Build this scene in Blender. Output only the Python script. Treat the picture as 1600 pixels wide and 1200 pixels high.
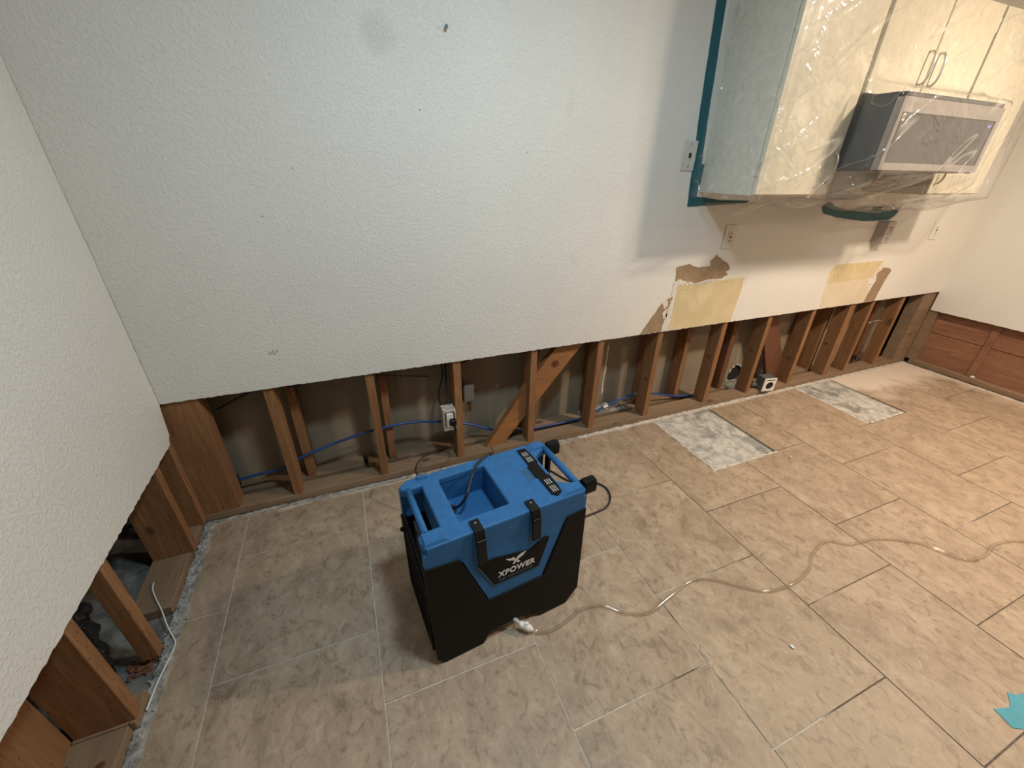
import bpy, bmesh, math, random
from mathutils import Vector, Matrix, noise
random.seed(7)
for o in list(bpy.data.objects): bpy.data.objects.remove(o)
S = bpy.context.scene
COL = S.collection
R = math.radians

# ---------------------------------------------------------------- camera
cd = bpy.data.cameras.new('camera'); cam = bpy.data.objects.new('camera', cd); COL.objects.link(cam)
cam.location = (0.74738, -1.73294, 1.43962)
cam.rotation_euler = (R(62.07397), R(-0.93594), R(-21.67785))
cd.sensor_fit = 'HORIZONTAL'; cd.sensor_width = 36.0; cd.lens = 633.77 / 1600 * 36.0
cd.clip_start = 0.02; cd.clip_end = 50
S.camera = cam
# ---------------------------------------------------------------- world, lights, exposure
w = bpy.data.worlds.new('world'); S.world = w; w.use_nodes = True
w.node_tree.nodes['Background'].inputs[0].default_value = (0.80, 0.95, 1.0, 1)
w.node_tree.nodes['Background'].inputs[1].default_value = 0.30

def lamp(name, loc, power, color, size, aim=None, spread=180):
    l = bpy.data.lights.new(name, 'AREA'); l.shape = 'DISK'; l.size = size; l.energy = power; l.color = color
    l.spread = R(spread)
    o = bpy.data.objects.new(name, l); COL.objects.link(o); o.location = loc
    if aim is not None:
        o.rotation_euler = (Vector(aim) - Vector(loc)).to_track_quat('-Z', 'Y').to_euler()
    return o
lamp('downlight_warm', (3.55, -1.38, 2.425), 61, (1.0, 0.80, 0.60), 0.17)
lamp('downlight_warm', (4.70, -2.3, 2.425), 26, (1.0, 0.78, 0.58), 0.17, spread=160)
lamp('downlight_cool', (1.30, -1.20, 2.425), 22.5, (0.74, 0.97, 1.08), 0.22)
S.view_settings.view_transform = 'Standard'; S.view_settings.look = 'None'
S.view_settings.gamma = 1; S.view_settings.use_curve_mapping = False
S.view_settings.exposure = 0.0

# ---------------------------------------------------------------- helpers
def tag(o, label=None, cat=None, group=None, kind=None):
    if label: o['label'] = label
    if cat: o['category'] = cat
    if group: o['group'] = group
    if kind: o['kind'] = kind
    return o
def empty(name, loc=(0, 0, 0), rz=0.0, **k):
    o = bpy.data.objects.new(name, None); COL.objects.link(o); o.location = loc; o.rotation_euler = (0, 0, rz)
    o.empty_display_size = .05
    return tag(o, **k)
def link(name, me, mat, parent=None, loc=None, **k):
    o = bpy.data.objects.new(name, me); COL.objects.link(o)
    if mat is not None and not me.materials: me.materials.append(mat)
    if parent is not None: o.parent = parent
    if loc is not None: o.location = loc
    return tag(o, **k)

class MB:
    def __init__(s): s.bm = bmesh.new()
    def box(s, a, b, bev=0.0):
        x0, y0, z0 = a; x1, y1, z1 = b
        v = [s.bm.verts.new(p) for p in [(x0,y0,z0),(x1,y0,z0),(x1,y1,z0),(x0,y1,z0),(x0,y0,z1),(x1,y0,z1),(x1,y1,z1),(x0,y1,z1)]]
        fs = [s.bm.faces.new([v[i] for i in f]) for f in [(3,2,1,0),(4,5,6,7),(0,1,5,4),(1,2,6,5),(2,3,7,6),(3,0,4,7)]]
        if bev > 0:
            es = {e for f in fs for e in f.edges}
            bmesh.ops.bevel(s.bm, geom=list(es), offset=bev, segments=1, affect='EDGES', profile=.5)
        return s
    def prism(s, poly, h0, h1, axis='z', holes=(), bev=0.0, bevtop=0.0):
        """poly in the plane across `axis` (x: (y,z); y: (x,z); z: (x,y))."""
        def P(p, h):
            if axis == 'z': return (p[0], p[1], h)
            if axis == 'y': return (p[0], h, p[1])
            return (h, p[0], p[1])
        tmp = bmesh.new()
        loops = [list(poly)] + [list(h) for h in holes]
        for lp in loops:
            vs = [tmp.verts.new(P(p, h0)) for p in lp]
            for i in range(len(vs)): tmp.edges.new((vs[i], vs[(i+1) % len(vs)]))
        bmesh.ops.triangle_fill(tmp, use_beauty=True, use_dissolve=False, edges=tmp.edges[:])
        ext = bmesh.ops.extrude_face_region(tmp, geom=tmp.faces[:])
        mv = [g for g in ext['geom'] if isinstance(g, bmesh.types.BMVert)]
        d = P((0, 0), h1 - h0) ; d = Vector(d)
        bmesh.ops.translate(tmp, verts=mv, vec=d)
        bmesh.ops.recalc_face_normals(tmp, faces=tmp.faces[:])
        if bev > 0:
            es = [e for e in tmp.edges if len(e.link_faces) == 2 and e.calc_face_angle(0) > R(35)]
            bmesh.ops.bevel(tmp, geom=es, offset=bev, segments=2, affect='EDGES', profile=.6)
        me = bpy.data.meshes.new('t'); tmp.to_mesh(me); tmp.free()
        s.bm.from_mesh(me); bpy.data.meshes.remove(me)
        return s
    def tube(s, pts, r, n=8, smooth=True, caps=True, samples=0):
        pts = [Vector(p) for p in pts]
        if samples: pts = spline(pts, samples)
        rr = r if isinstance(r, (list, tuple)) else [r] * len(pts)
        rings = []
        up = Vector((0, 0, 1))
        t0 = (pts[1] - pts[0]).normalized()
        a = t0.cross(up)
        if a.length < .05: a = t0.cross(Vector((1, 0, 0)))
        a.normalize()
        for i, p in enumerate(pts):
            t = (pts[min(i+1, len(pts)-1)] - pts[max(i-1, 0)]).normalized()
            a = (a - t * a.dot(t)); a.normalize(); b = t.cross(a)
            rings.append([s.bm.verts.new(p + (a * math.cos(2*math.pi*k/n) + b * math.sin(2*math.pi*k/n)) * rr[i]) for k in range(n)])
        for i in range(len(rings)-1):
            for k in range(n):
                f = s.bm.faces.new((rings[i][k], rings[i][(k+1) % n], rings[i+1][(k+1) % n], rings[i+1][k])); f.smooth = smooth
        if caps:
            s.bm.faces.new(rings[0][::-1]); s.bm.faces.new(rings[-1])
        return s
    def grid(s, fn, nu, nv, smooth=True):
        V = [[s.bm.verts.new(fn(i / nu, j / nv)) for j in range(nv+1)] for i in range(nu+1)]
        for i in range(nu):
            for j in range(nv):
                f = s.bm.faces.new((V[i][j], V[i+1][j], V[i+1][j+1], V[i][j+1])); f.smooth = smooth
        return s
    def rectfan(s, rects, z):
        for x0, y0, x1, y1 in rects:
            s.bm.faces.new([s.bm.verts.new(p) for p in [(x0,y0,z),(x1,y0,z),(x1,y1,z),(x0,y1,z)]])
        return s
    def map(s, fn):
        for v in s.bm.verts: v.co = fn(v.co)
        return s
    def mesh(s, name='m', recalc=True):
        if recalc: bmesh.ops.recalc_face_normals(s.bm, faces=s.bm.faces[:])
        me = bpy.data.meshes.new(name); s.bm.to_mesh(me); s.bm.free(); return me
    def build(s, name, mat, parent=None, loc=None, recalc=True, **k):
        return link(name, s.mesh(name, recalc), mat, parent, loc, **k)

def spline(P, k):
    out = []
    for i in range(len(P)-1):
        p0 = P[max(i-1, 0)]; p1 = P[i]; p2 = P[i+1]; p3 = P[min(i+2, len(P)-1)]
        for j in range(k):
            t = j / k
            out.append(.5*((2*p1)+(p2-p0)*t+(2*p0-5*p1+4*p2-p3)*t*t+(3*p1-p0-3*p2+p3)*t**3))
    out.append(P[-1]); return out
def jag(a, b, step, amp, seed=0):
    """ragged points from a (included) to b (excluded)"""
    rnd = random.Random(seed)
    a = Vector(a); b = Vector(b); L = (b-a).length; n = max(1, int(L/step)); d = (b-a)/n
    nrm = Vector((-d.y, d.x)).normalized()
    return [tuple(a)] + [tuple(a + d*(i + rnd.uniform(-.25, .25)) + nrm*rnd.uniform(-amp, amp)) for i in range(1, n)]
def ragged(poly, step, amp, seed=0):
    out = []
    for i in range(len(poly)): out += jag(poly[i], poly[(i+1) % len(poly)], step, amp, seed+i)
    return out
def circle(cx, cy, r, n=16, ph=0): return [(cx + r*math.cos(2*math.pi*i/n+ph), cy + r*math.sin(2*math.pi*i/n+ph)) for i in range(n)]

# ---------------------------------------------------------------- materials
class N:
    def __init__(s, name):
        s.m = bpy.data.materials.new(name); s.m.use_nodes = True; s.t = s.m.node_tree
        s.b = s.t.nodes['Principled BSDF']; s.out = s.t.nodes['Material Output']
    def n(s, typ, **k):
        nd = s.t.nodes.new(typ)
        for a, v in k.items():
            if a.startswith('i_'): 
                key = a[2:]
                nd.inputs[int(key) if key.isdigit() else key].default_value = v
            else: setattr(nd, a, v)
        return nd
    def l(s, a, b): s.t.links.new(a, b)
    def pos(s, src='obj', scale=(1, 1, 1), rnd=True):
        if src == 'world': v = s.n('ShaderNodeNewGeometry').outputs['Position']
        else: v = s.n('ShaderNodeTexCoord').outputs['Object']
        if rnd:
            oi = s.n('ShaderNodeObjectInfo'); mu = s.n('ShaderNodeMath', operation='MULTIPLY'); mu.inputs[1].default_value = 37.0
            s.l(oi.outputs['Random'], mu.inputs[0]); ad = s.n('ShaderNodeVectorMath', operation='ADD')
            s.l(v, ad.inputs[0]); s.l(mu.outputs[0], ad.inputs[1]); v = ad.outputs[0]
        mp = s.n('ShaderNodeMapping'); mp.inputs['Scale'].default_value = scale; s.l(v, mp.inputs['Vector']); return mp.outputs[0]
    def noise(s, v, scale, detail=4, rough=.55, dist=0.0):
        nd = s.n('ShaderNodeTexNoise'); nd.inputs['Scale'].default_value = scale; nd.inputs['Detail'].default_value = detail
        nd.inputs['Roughness'].default_value = rough; nd.inputs['Distortion'].default_value = dist
        s.l(v, nd.inputs['Vector']); return nd.outputs['Fac']
    def ramp(s, f, stops):
        r = s.n('ShaderNodeValToRGB'); e = r.color_ramp.elements
        while len(e) < len(stops): e.new(.5)
        for q, (p, c) in zip(e, stops):
            q.position = p; q.color = (*c, 1) if len(c) == 3 else c
        s.l(f, r.inputs[0]); return r.outputs[0]
    def fr(s, f, a, b):
        m = s.n('ShaderNodeMapRange'); m.inputs[1].default_value = a; m.inputs[2].default_value = b
        s.l(f, m.inputs[0]); return m.outputs[0]
    def mix(s, f, a, b, mode='MIX'):
        m = s.n('ShaderNodeMix', data_type='RGBA', blend_type=mode)
        for inp, v in ((m.inputs[0], f), (m.inputs[6], a), (m.inputs[7], b)):
            if isinstance(v, (float, int)): inp.default_value = v
            elif isinstance(v, tuple): inp.default_value = (*v, 1)
            else: s.l(v, inp)
        return m.outputs[2]
    def math(s, op, a, b=0.0):
        m = s.n('ShaderNodeMath', operation=op)
        for inp, v in ((m.inputs[0], a), (m.inputs[1], b)):
            if isinstance(v, (float, int)): inp.default_value = v
            else: s.l(v, inp)
        return m.outputs[0]
    def schlick(s, f0=.04, nrm=None):
        g = s.n('ShaderNodeNewGeometry'); d = s.n('ShaderNodeVectorMath', operation='DOT_PRODUCT'); s.l(g.outputs['Incoming'], d.inputs[0]); s.l(nrm or g.outputs['Normal'], d.inputs[1])
        k = s.math('POWER', s.math('SUBTRACT', 1.0, s.math('ABSOLUTE', d.outputs['Value'])), 5.0)
        return s.math('ADD', f0, s.math('MULTIPLY', k, 1-f0))
    def bump(s, h, dist, strength=1.0):
        b = s.n('ShaderNodeBump'); b.inputs['Distance'].default_value = dist; b.inputs['Strength'].default_value = strength
        s.l(h, b.inputs['Height']); s.l(b.outputs[0], s.b.inputs['Normal']); return b
    def col(s, c): 
        if isinstance(c, tuple): s.b.inputs['Base Color'].default_value = (*c, 1)
        else: s.l(c, s.b.inputs['Base Color'])
        return s
    def rough(s, v):
        if isinstance(v, (float, int)): s.b.inputs['Roughness'].default_value = v
        else: s.l(v, s.b.inputs['Roughness'])
        return s
def plain(name, c, rough=.5, metal=0.0, spec=.5, grain=0.0):
    m = N(name); m.rough(rough); m.b.inputs['Metallic'].default_value = metal
    m.b.inputs['Specular IOR Level'].default_value = spec
    v = m.pos('obj', (1, 1, 1)); f = m.noise(v, 35, 3)
    m.col(m.mix(m.fr(f, .3, .7), tuple(x*.90 for x in c), tuple(min(1, x*1.07) for x in c)))
    if grain: m.bump(m.noise(v, 900, 2), grain)
    return m.m
def sRGB(r, g, b):
    f = lambda u: (u/255)/12.92 if u/255 <= .04045 else (((u/255)+.055)/1.055)**2.4
    return (f(r), f(g), f(b))

def wall_paint():
    m = N('textured_wall_paint'); v = m.pos('world', (1, 1, 1), False)
    big = m.noise(v, 1.6, 3); 
    c = m.mix(m.fr(big, .35, .65), (0.705, 0.695, 0.665), (0.745, 0.735, 0.70))
    # scuffs with a shape of their own
    sc = m.fr(m.noise(v, 3.3, 2), .70, .76); c = m.mix(m.math('MULTIPLY', sc, .35), c, (0.46, 0.45, 0.42))
    geo = m.n('ShaderNodeNewGeometry').outputs['Position']
    d = m.n('ShaderNodeVectorMath', operation='DISTANCE'); d.inputs[1].default_value = (0.96, 0, 1.82); m.l(geo, d.inputs[0])
    wob = m.math('ADD', d.outputs['Value'], m.math('MULTIPLY', m.noise(v, 18, 3), .06))
    pt = m.math('MULTIPLY', m.fr(wob, .10, .06), .28); c = m.mix(pt, c, (0.40, 0.43, 0.40))
    m.col(c); m.rough(.55); m.b.inputs['Specular IOR Level'].default_value = .3
    n1 = m.noise(v, 95, 4, .6, .5); n2 = m.noise(v, 240, 2)
    h = m.math('ADD', m.fr(n1, .46, .66), m.math('MULTIPLY', n2, .22))
    # texture fades out to the smooth kitchen side of the wall
    sep = m.n('ShaderNodeSeparateXYZ'); m.l(geo, sep.inputs[0]); k = m.fr(sep.outputs[0], 2.55, 1.9)
    k = m.math('ADD', m.math('MULTIPLY', k, .88), .12)
    m.bump(m.math('MULTIPLY', h, k), .0019, .55); return m.m

def wood(name, axis, c0, c1, knots=True):
    m = N(name); sc = [1, 1, 1]; sc['xyz'.index(axis)] = .09
    v = m.pos('obj', tuple(sc)); f = m.noise(v, 55, 5, .6, 1.4); g = m.noise(v, 9, 2, .5, .5)
    oi = m.n('ShaderNodeObjectInfo').outputs['Random']
    c = m.mix(m.fr(f, .3, .72), c0, c1)
    c = m.mix(m.math('MULTIPLY', m.fr(g, .35, .7), .5), c, tuple(x*.62 for x in c0))
    c = m.mix(m.math('MULTIPLY', oi, .45), c, tuple(x*.60 for x in c1))
    if knots:
        sk = [1, 1, 1]; sk['xyz'.index(axis)] = .55
        vk = m.pos('obj', tuple(sk)); vo = m.n('ShaderNodeTexVoronoi'); vo.inputs['Scale'].default_value = 5.0; m.l(vk, vo.inputs['Vector'])
        ring = m.ramp(vo.outputs['Distance'], [(0.0, (.9, .9, .9)), (.055, (.75, .75, .75)), (.075, (1, 1, 1)), (.10, (.15, .15, .15)), (.16, (0, 0, 0))])
        c = m.mix(m.math('MULTIPLY', ring, .85), c, (0.055, 0.022, 0.008))
        vn = m.n('ShaderNodeTexVoronoi'); vn.inputs['Scale'].default_value = 38.0; m.l(m.pos('obj', (1, 1, 1)), vn.inputs['Vector'])
        c = m.mix(m.math('MULTIPLY', m.fr(vn.outputs['Distance'], .13, .09), .75), c, (0.03, 0.015, 0.01))
    m.col(c); m.rough(.75); m.bump(f, .0012, .6); return m.m

def tile_mat():
    m = N('taupe_stone_tile'); v = m.pos('world', (1, 1, 1), True)
    g = m.noise(v, 2.4, 3, .5)
    vs = m.pos('world', (1.0, .72, 1), True)
    f = m.noise(vs, 7.5, 9, .70, .9)
    base = m.ramp(f, [(.30, (0.235, 0.180, 0.130)), (.42, (0.320, 0.250, 0.187)), (.52, (0.365, 0.292, 0.220)), (.62, (0.415, 0.336, 0.258)), (.75, (0.46, 0.385, 0.305))])
    base = m.mix(m.math('MULTIPLY', m.fr(g, .42, .62), .28), base, (0.255, 0.205, 0.150))
    f2 = m.noise(vs, 30, 6, .70, 1.0)
    base = m.mix(m.math('MULTIPLY', m.fr(f2, .465, .37), .60), base, (0.165, 0.120, 0.085))
    base = m.mix(m.math('MULTIPLY', m.fr(f2, .54, .66), .40), base, (0.50, 0.43, 0.35))
    # plaster dust lying on the tiles by the far corner and along the cut wall
    geo = m.n('ShaderNodeNewGeometry').outputs['Position']; sep = m.n('ShaderNodeSeparateXYZ'); m.l(geo, sep.inputs[0])
    vw = m.pos('world', (1, 1, 1), False); dn = m.noise(vw, 5, 5, .6, .5)
    dx = m.fr(sep.outputs[0], 3.9, 4.35); dy = m.fr(sep.outputs[1], -.50, -.02)
    dust = m.math('MULTIPLY', m.math('MULTIPLY', dx, dy), 1.35)
    edge = m.math('MULTIPLY', m.fr(sep.outputs[1], -.05, -.012), .6)
    lft = m.math('MULTIPLY', m.fr(sep.outputs[0], .04, -.0), .5)
    rgt = m.math('MULTIPLY', m.fr(sep.outputs[0], 4.95, 5.17), .9)
    dust = m.math('MAXIMUM', m.math('MAXIMUM', dust, edge), m.math('MAXIMUM', lft, rgt))
    k = m.fr(m.math('ADD', dust, m.math('MULTIPLY', m.math('SUBTRACT', dn, .5), 1.3)), .34, .85)
    base = m.mix(m.math('MULTIPLY', k, .85), base, (0.72, 0.66, 0.60))
    base = m.mix(1.0, base, (1.04, .985, .925), 'MULTIPLY')
    m.col(base); m.rough(m.mix(m.fr(f, .3, .7), (.42, .42, .42), (.60, .60, .60)))
    m.bump(m.math('ADD', f, m.math('MULTIPLY', g, 1.5)), .0012, .5); return m.m

def slab_mat():
    m = N('bare_concrete_thinset'); v = m.pos('world', (1, 1, 1), False)
    a = m.noise(v, 5.5, 5, .6, .6); b = m.noise(v, 20, 7, .62, .6)
    c = m.mix(m.fr(b, .35, .65), (0.30, 0.285, 0.26), (0.60, 0.575, 0.53))
    c = m.mix(m.math('MULTIPLY', m.fr(a, .50, .64), .7), c, (0.12, 0.125, 0.110))
    c = m.mix(m.math('MULTIPLY', m.fr(m.noise(v, 14, 5, .6, 1.), .54, .66), .6), c, (0.58, 0.565, 0.53))
    m.col(c); m.rough(.9); m.bump(b, .004, .8); return m.m
def dusty(name, c0, c1, scale=14, thr=(.45, .6), bumpd=.002, rough=.9):
    m = N(name); v = m.pos('world', (1, 1, 1), False); a = m.noise(v, scale, 5, .6, .8)
    m.col(m.mix(m.fr(a, *thr), c0, c1)); m.rough(rough); m.bump(a, bumpd, .7); return m.m

def grout_mat():
    m = N('grout'); v = m.pos('world', (1, 1, 1), False); geo = m.n('ShaderNodeNewGeometry').outputs['Position']
    sep = m.n('ShaderNodeSeparateXYZ'); m.l(geo, sep.inputs[0])
    n1 = m.noise(v, 3.0, 3); n2 = m.noise(v, 60, 3)
    k = m.math('ADD', m.fr(sep.outputs[0], 2.6, 1.0), m.math('MULTIPLY', m.math('SUBTRACT', n1, .5), 3.0))
    near = m.fr(sep.outputs[1], -.75, -.35); k = m.math('MAXIMUM', k, m.math('SUBTRACT', near, m.math('MULTIPLY', n1, .8)))
    c = m.mix(m.fr(k, .35, .65), (0.115, 0.090, 0.068), (0.56, 0.52, 0.45))
    c = m.mix(m.math('MULTIPLY', m.fr(n2, .5, .6), .4), c, (0.25, 0.21, 0.17))
    m.col(c); m.rough(.9); return m.m

def back_board():
    m = N('drywall_back_paper'); v = m.pos('world', (1, 1, 1), False)
    st = m.pos('world', (9, 1, .5), False)
    a = m.noise(v, 2.2, 3); b = m.noise(st, 2.5, 3, .6)
    c = m.mix(m.fr(a, .35, .65), (0.235, 0.185, 0.130), (0.31, 0.255, 0.185))
    c = m.mix(m.math('MULTIPLY', m.fr(b, .60, .72), .4), c, (0.40, 0.36, 0.29))
    c = m.mix(m.math('MULTIPLY', m.fr(b, .36, .28), .5), c, (0.14, 0.11, 0.08))
    geo = m.n('ShaderNodeNewGeometry').outputs['Position']; sep = m.n('ShaderNodeSeparateXYZ'); m.l(geo, sep.inputs[0])
    low = m.fr(m.math('ADD', sep.outputs[2], m.math('MULTIPLY', m.noise(v, 9, 4), .12)), .15, .09)
    c = m.mix(m.math('MULTIPLY', low, .6), c, (0.20, 0.20, 0.16))
    m.col(c); m.rough(.9); return m.m

def film_mat():
    m = N('clear_plastic_film'); t = m.t; t.nodes.remove(m.b)
    geo = m.n('ShaderNodeNewGeometry').outputs['Position']
    def streak(ang, sx, sz):
        mp = m.n('ShaderNodeMapping'); mp.inputs['Rotation'].default_value = (0, R(ang), 0); m.l(geo, mp.inputs['Vector'])
        m2 = m.n('ShaderNodeMapping'); m2.inputs['Scale'].default_value = (sx, 1, sz); m.l(mp.outputs[0], m2.inputs['Vector']); return m2.outputs[0]
    w1 = m.noise(streak(34, .22, 1.0), 5.5, 2, .45, .3); w2 = m.noise(streak(-28, .35, 1.0), 34, 2, .5, .6)
    patch = m.fr(m.noise(geo, 2.6, 2), .45, .56)
    ridg = m.math('ABSOLUTE', m.math('SUBTRACT', w1, .5))
    crease = m.fr(ridg, .016, 0.0)
    h = m.math('ADD', m.math('MULTIPLY', crease, .35), m.math('MULTIPLY', m.math('MULTIPLY', w2, patch), 1.7))
    b = m.n('ShaderNodeBump'); b.inputs['Distance'].default_value = .010; b.inputs['Strength'].default_value = .9; m.l(h, b.inputs['Height'])
    tr = m.n('ShaderNodeBsdfTransparent'); tr.inputs[0].default_value = (1, 1, 1, 1)
    df = m.n('ShaderNodeBsdfDiffuse'); df.inputs[0].default_value = (.93, .92, .90, 1); m.l(b.outputs[0], df.inputs['Normal'])
    tl = m.n('ShaderNodeBsdfTranslucent'); tl.inputs[0].default_value = (.86, .84, .80, 1)
    dm = m.n('ShaderNodeMixShader'); dm.inputs[0].default_value = .3; m.l(df.outputs[0], dm.inputs[1]); m.l(tl.outputs[0], dm.inputs[2])
    gl = m.n('ShaderNodeBsdfGlossy'); gl.inputs['Roughness'].default_value = .12; m.l(b.outputs[0], gl.inputs['Normal'])
    mx = m.n('ShaderNodeMixShader'); m.l(m.math('ADD', .052, m.math('MULTIPLY', crease, .24)), mx.inputs[0]); m.l(tr.outputs[0], mx.inputs[1]); m.l(dm.outputs[0], mx.inputs[2])
    mg = m.n('ShaderNodeMixShader'); m.l(m.schlick(.065), mg.inputs[0]); m.l(mx.outputs[0], mg.inputs[1]); m.l(gl.outputs[0], mg.inputs[2])
    m.l(mg.outputs[0], m.out.inputs[0]); return m.m
def hose_mat():
    m = N('clear_vinyl_tube'); t = m.t; t.nodes.remove(m.b)
    tr = m.n('ShaderNodeBsdfTransparent'); tr.inputs[0].default_value = (.975, .955, .925, 1)
    gl = m.n('ShaderNodeBsdfGlossy'); gl.inputs['Roughness'].default_value = .08
    df = m.n('ShaderNodeBsdfDiffuse'); df.inputs[0].default_value = (.50, .43, .34, 1)
    mx = m.n('ShaderNodeMixShader'); m.l(m.math('ADD', .10, m.math('MULTIPLY', m.schlick(.0), .9)), mx.inputs[0]); m.l(tr.outputs[0], mx.inputs[1]); m.l(df.outputs[0], mx.inputs[2])
    mg = m.n('ShaderNodeMixShader'); m.l(m.schlick(.06), mg.inputs[0]); m.l(mx.outputs[0], mg.inputs[1]); m.l(gl.outputs[0], mg.inputs[2])
    m.l(mg.outputs[0], m.out.inputs[0]); return m.m

PAINT = wall_paint()
CEIL = plain('ceiling_paint', (.74, .72, .68), .8)
GYP = dusty('gypsum_core', (0.62, 0.60, 0.56), (0.45, 0.43, 0.40), 60)
WZ = wood('stud_wood', 'z', (0.19, 0.083, 0.031), (0.375, 0.188, 0.080))
WX = wood('plate_wood', 'x', (0.21, 0.135, 0.080), (0.33, 0.225, 0.140))
WY = wood('plate_wood_long', 'y', (0.21, 0.135, 0.080), (0.33, 0.225, 0.140))
WR = wood('red_stud_wood', 'z', (0.12, 0.045, 0.020), (0.22, 0.090, 0.042))
WB = wood('brace_wood', 'x', (0.26, 0.105, 0.034), (0.42, 0.195, 0.07))
WS = wood('reddish_sheathing', 'y', (0.24, 0.100, 0.055), (0.40, 0.205, 0.120))
TILE = tile_mat(); SLAB = slab_mat(); GROUT = grout_mat(); BOARD = back_board()
DUSTW = dusty('white_thinset_residue', (0.62, 0.585, 0.53), (0.38, 0.34, 0.29), 30, (.40, .66), .002)
DUSTG = dusty('grey_thinset_residue', (0.19, 0.18, 0.165), (0.50, 0.485, 0.455), 22, (.38, .70), .002)
PAPER = dusty('torn_brown_paper', (0.30, 0.205, 0.125), (0.35, 0.25, 0.16), 20)
OLDP = dusty('old_yellow_paint', (0.60, 0.50, 0.30), (0.66, 0.56, 0.36), 6)
OLDP2 = dusty('old_pale_paint', (0.66, 0.58, 0.44), (0.70, 0.62, 0.48), 6)
FLAKE = dusty('white_plaster_flake', (0.72, 0.68, 0.61), (0.60, 0.55, 0.48), 50)
CREAM = plain('cream_cabinet', (0.64, 0.61, 0.49), .38)
CABSIDE = plain('cabinet_side', (0.64, 0.62, 0.54), .45)
METAL = plain('brushed_metal', (0.60, 0.59, 0.57), .32, 1.0)
STEEL = plain('stainless_steel', (0.36, 0.345, 0.34), .38, .7)
DGLASS = plain('dark_glass', (0.035, 0.038, 0.045), .12)
DGREY = plain('dark_grey_case', (0.06, 0.064, 0.07), .4)
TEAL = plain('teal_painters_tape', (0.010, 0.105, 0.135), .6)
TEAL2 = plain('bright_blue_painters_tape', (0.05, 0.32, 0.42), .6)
BLUE = plain('blue_moulded_plastic', (0.028, 0.127, 0.315), .5, spec=.22, grain=.0001)
BLACK = plain('black_moulded_plastic', (0.0045, 0.0042, 0.004), .55, spec=.18, grain=.0001)
RUB = plain('black_rubber', (0.005, 0.005, 0.0055), .5, spec=.25)
WHITE = plain('white_plastic', (0.78, 0.76, 0.72), .4)
LETTER = plain('silver_lettering', (0.62, 0.62, 0.62), .5)
LETTERD = plain('grey_lettering', (0.10, 0.12, 0.14), .5)
PEXM = plain('blue_pipe_plastic', (0.018, 0.065, 0.23), .35)
CORD = plain('black_cord', (0.010, 0.010, 0.011), .42)
GREYBOX = plain('weathered_grey_box', (0.16, 0.155, 0.14), .6)
DARK = plain('black_parts_and_shade', (0.012, 0.011, 0.010), .9)  # near-black for small dark parts and for shade painted into holes and cavities
FILM = film_mat(); HOSE = hose_mat()
OUTL = plain('ivory_outlet', (0.66, 0.635, 0.58), .4)
GREYOUT = plain('mauve_grey_outlet', (0.44, 0.39, 0.38), .5)

# ================================================================ FLOOR
XR = 5.167; YB = -5.0; XMAX = 6.2
floor = MB().box((-.62, YB, -.05), (XMAX, .30, -.0115)).build('floor', SLAB, kind='structure')
MB().rectfan([(-.0, YB, 2.44, 0), (2.44, YB, 2.92, -.535), (2.92, YB, 3.775, 0), (3.775, YB, 4.19, -.53), (4.19, YB, XR, 0)], -.0025).build('grout', GROUT, floor, recalc=False)
MB().box((-.62, YB, -.0115), (-.03, .30, -.002)).build('slab_edge', dusty('grey_dusty_concrete', (0.10, 0.10, 0.095), (0.22, 0.215, 0.20), 7), floor)
MB().box((-.03, .0127, -.0115), (XMAX, .30, -.001)).build('slab_edge', dusty('grey_dusty_concrete_back', (0.12, 0.115, 0.10), (0.26, 0.25, 0.22), 7), floor)
xs = [-.0, .145, .645, 1.148, 1.653, 2.165, 2.670, 3.167, 3.670, 4.166, 4.668, XR]
ph = [-.497, -.262, -.507, -.268, -.512, -.250, -.528, -.243, -.535, -.262, -.51]
G = .0022
def tile_piece(poly):
    MB().prism(poly, -.0110, random.uniform(-.0006, .0004)).build('tile', TILE, floor)
SL = [(2.44, -.535, 2.92), (3.775, -.53, 4.19)]
for i in range(len(xs)-1):
    x0, x1 = xs[i]+G, xs[i+1]-G
    if i == 0: x0 = .006
    ys = [-.014, ph[i]+G]; y = ph[i]
    rows = [(-.014, ph[i]+G)]
    while y > YB:
        ny = max(y-.505, YB); rows.append((y-G, ny+G)); y = ny
    for y0, y1 in rows:
        if y0 - y1 < .01: continue
        poly = [(x0, y1), (x1, y1), (x1, y0), (x0, y0)]
        for sx0, sy, sx1 in SL:                       # cut the two lifted patches out of the tiles
            if x1 > sx0 and x0 < sx1 and y0 > sy:
                a, b = max(x0, sx0-.002), min(x1, sx1+.002)
                lo = max(y1, sy-.002)
                if sx0 > x0 and sx1 >= x1 - 1e-6:   # patch on the right of the tile
                    poly = [(x0, y1), (x1, y1), (x1, lo), (a, lo), (a, y0), (x0, y0)] if y1 < lo-.003 else [(x0, y1), (a, y1), (a, y0), (x0, y0)]
                elif sx0 <= x0 + 1e-6 and sx1 < x1: # patch on the left
                    poly = [(x0, y1), (x1, y1), (x1, y0), (b, y0), (b, lo), (x0, lo)] if y1 < lo-.003 else [(b, y1), (x1, y1), (x1, y0), (b, y0)]
                else:
                    poly = [(x0, y1), (x1, y1), (x1, lo), (x0, lo)] if y1 < lo-.003 else None
        if poly: tile_piece(poly)
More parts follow.
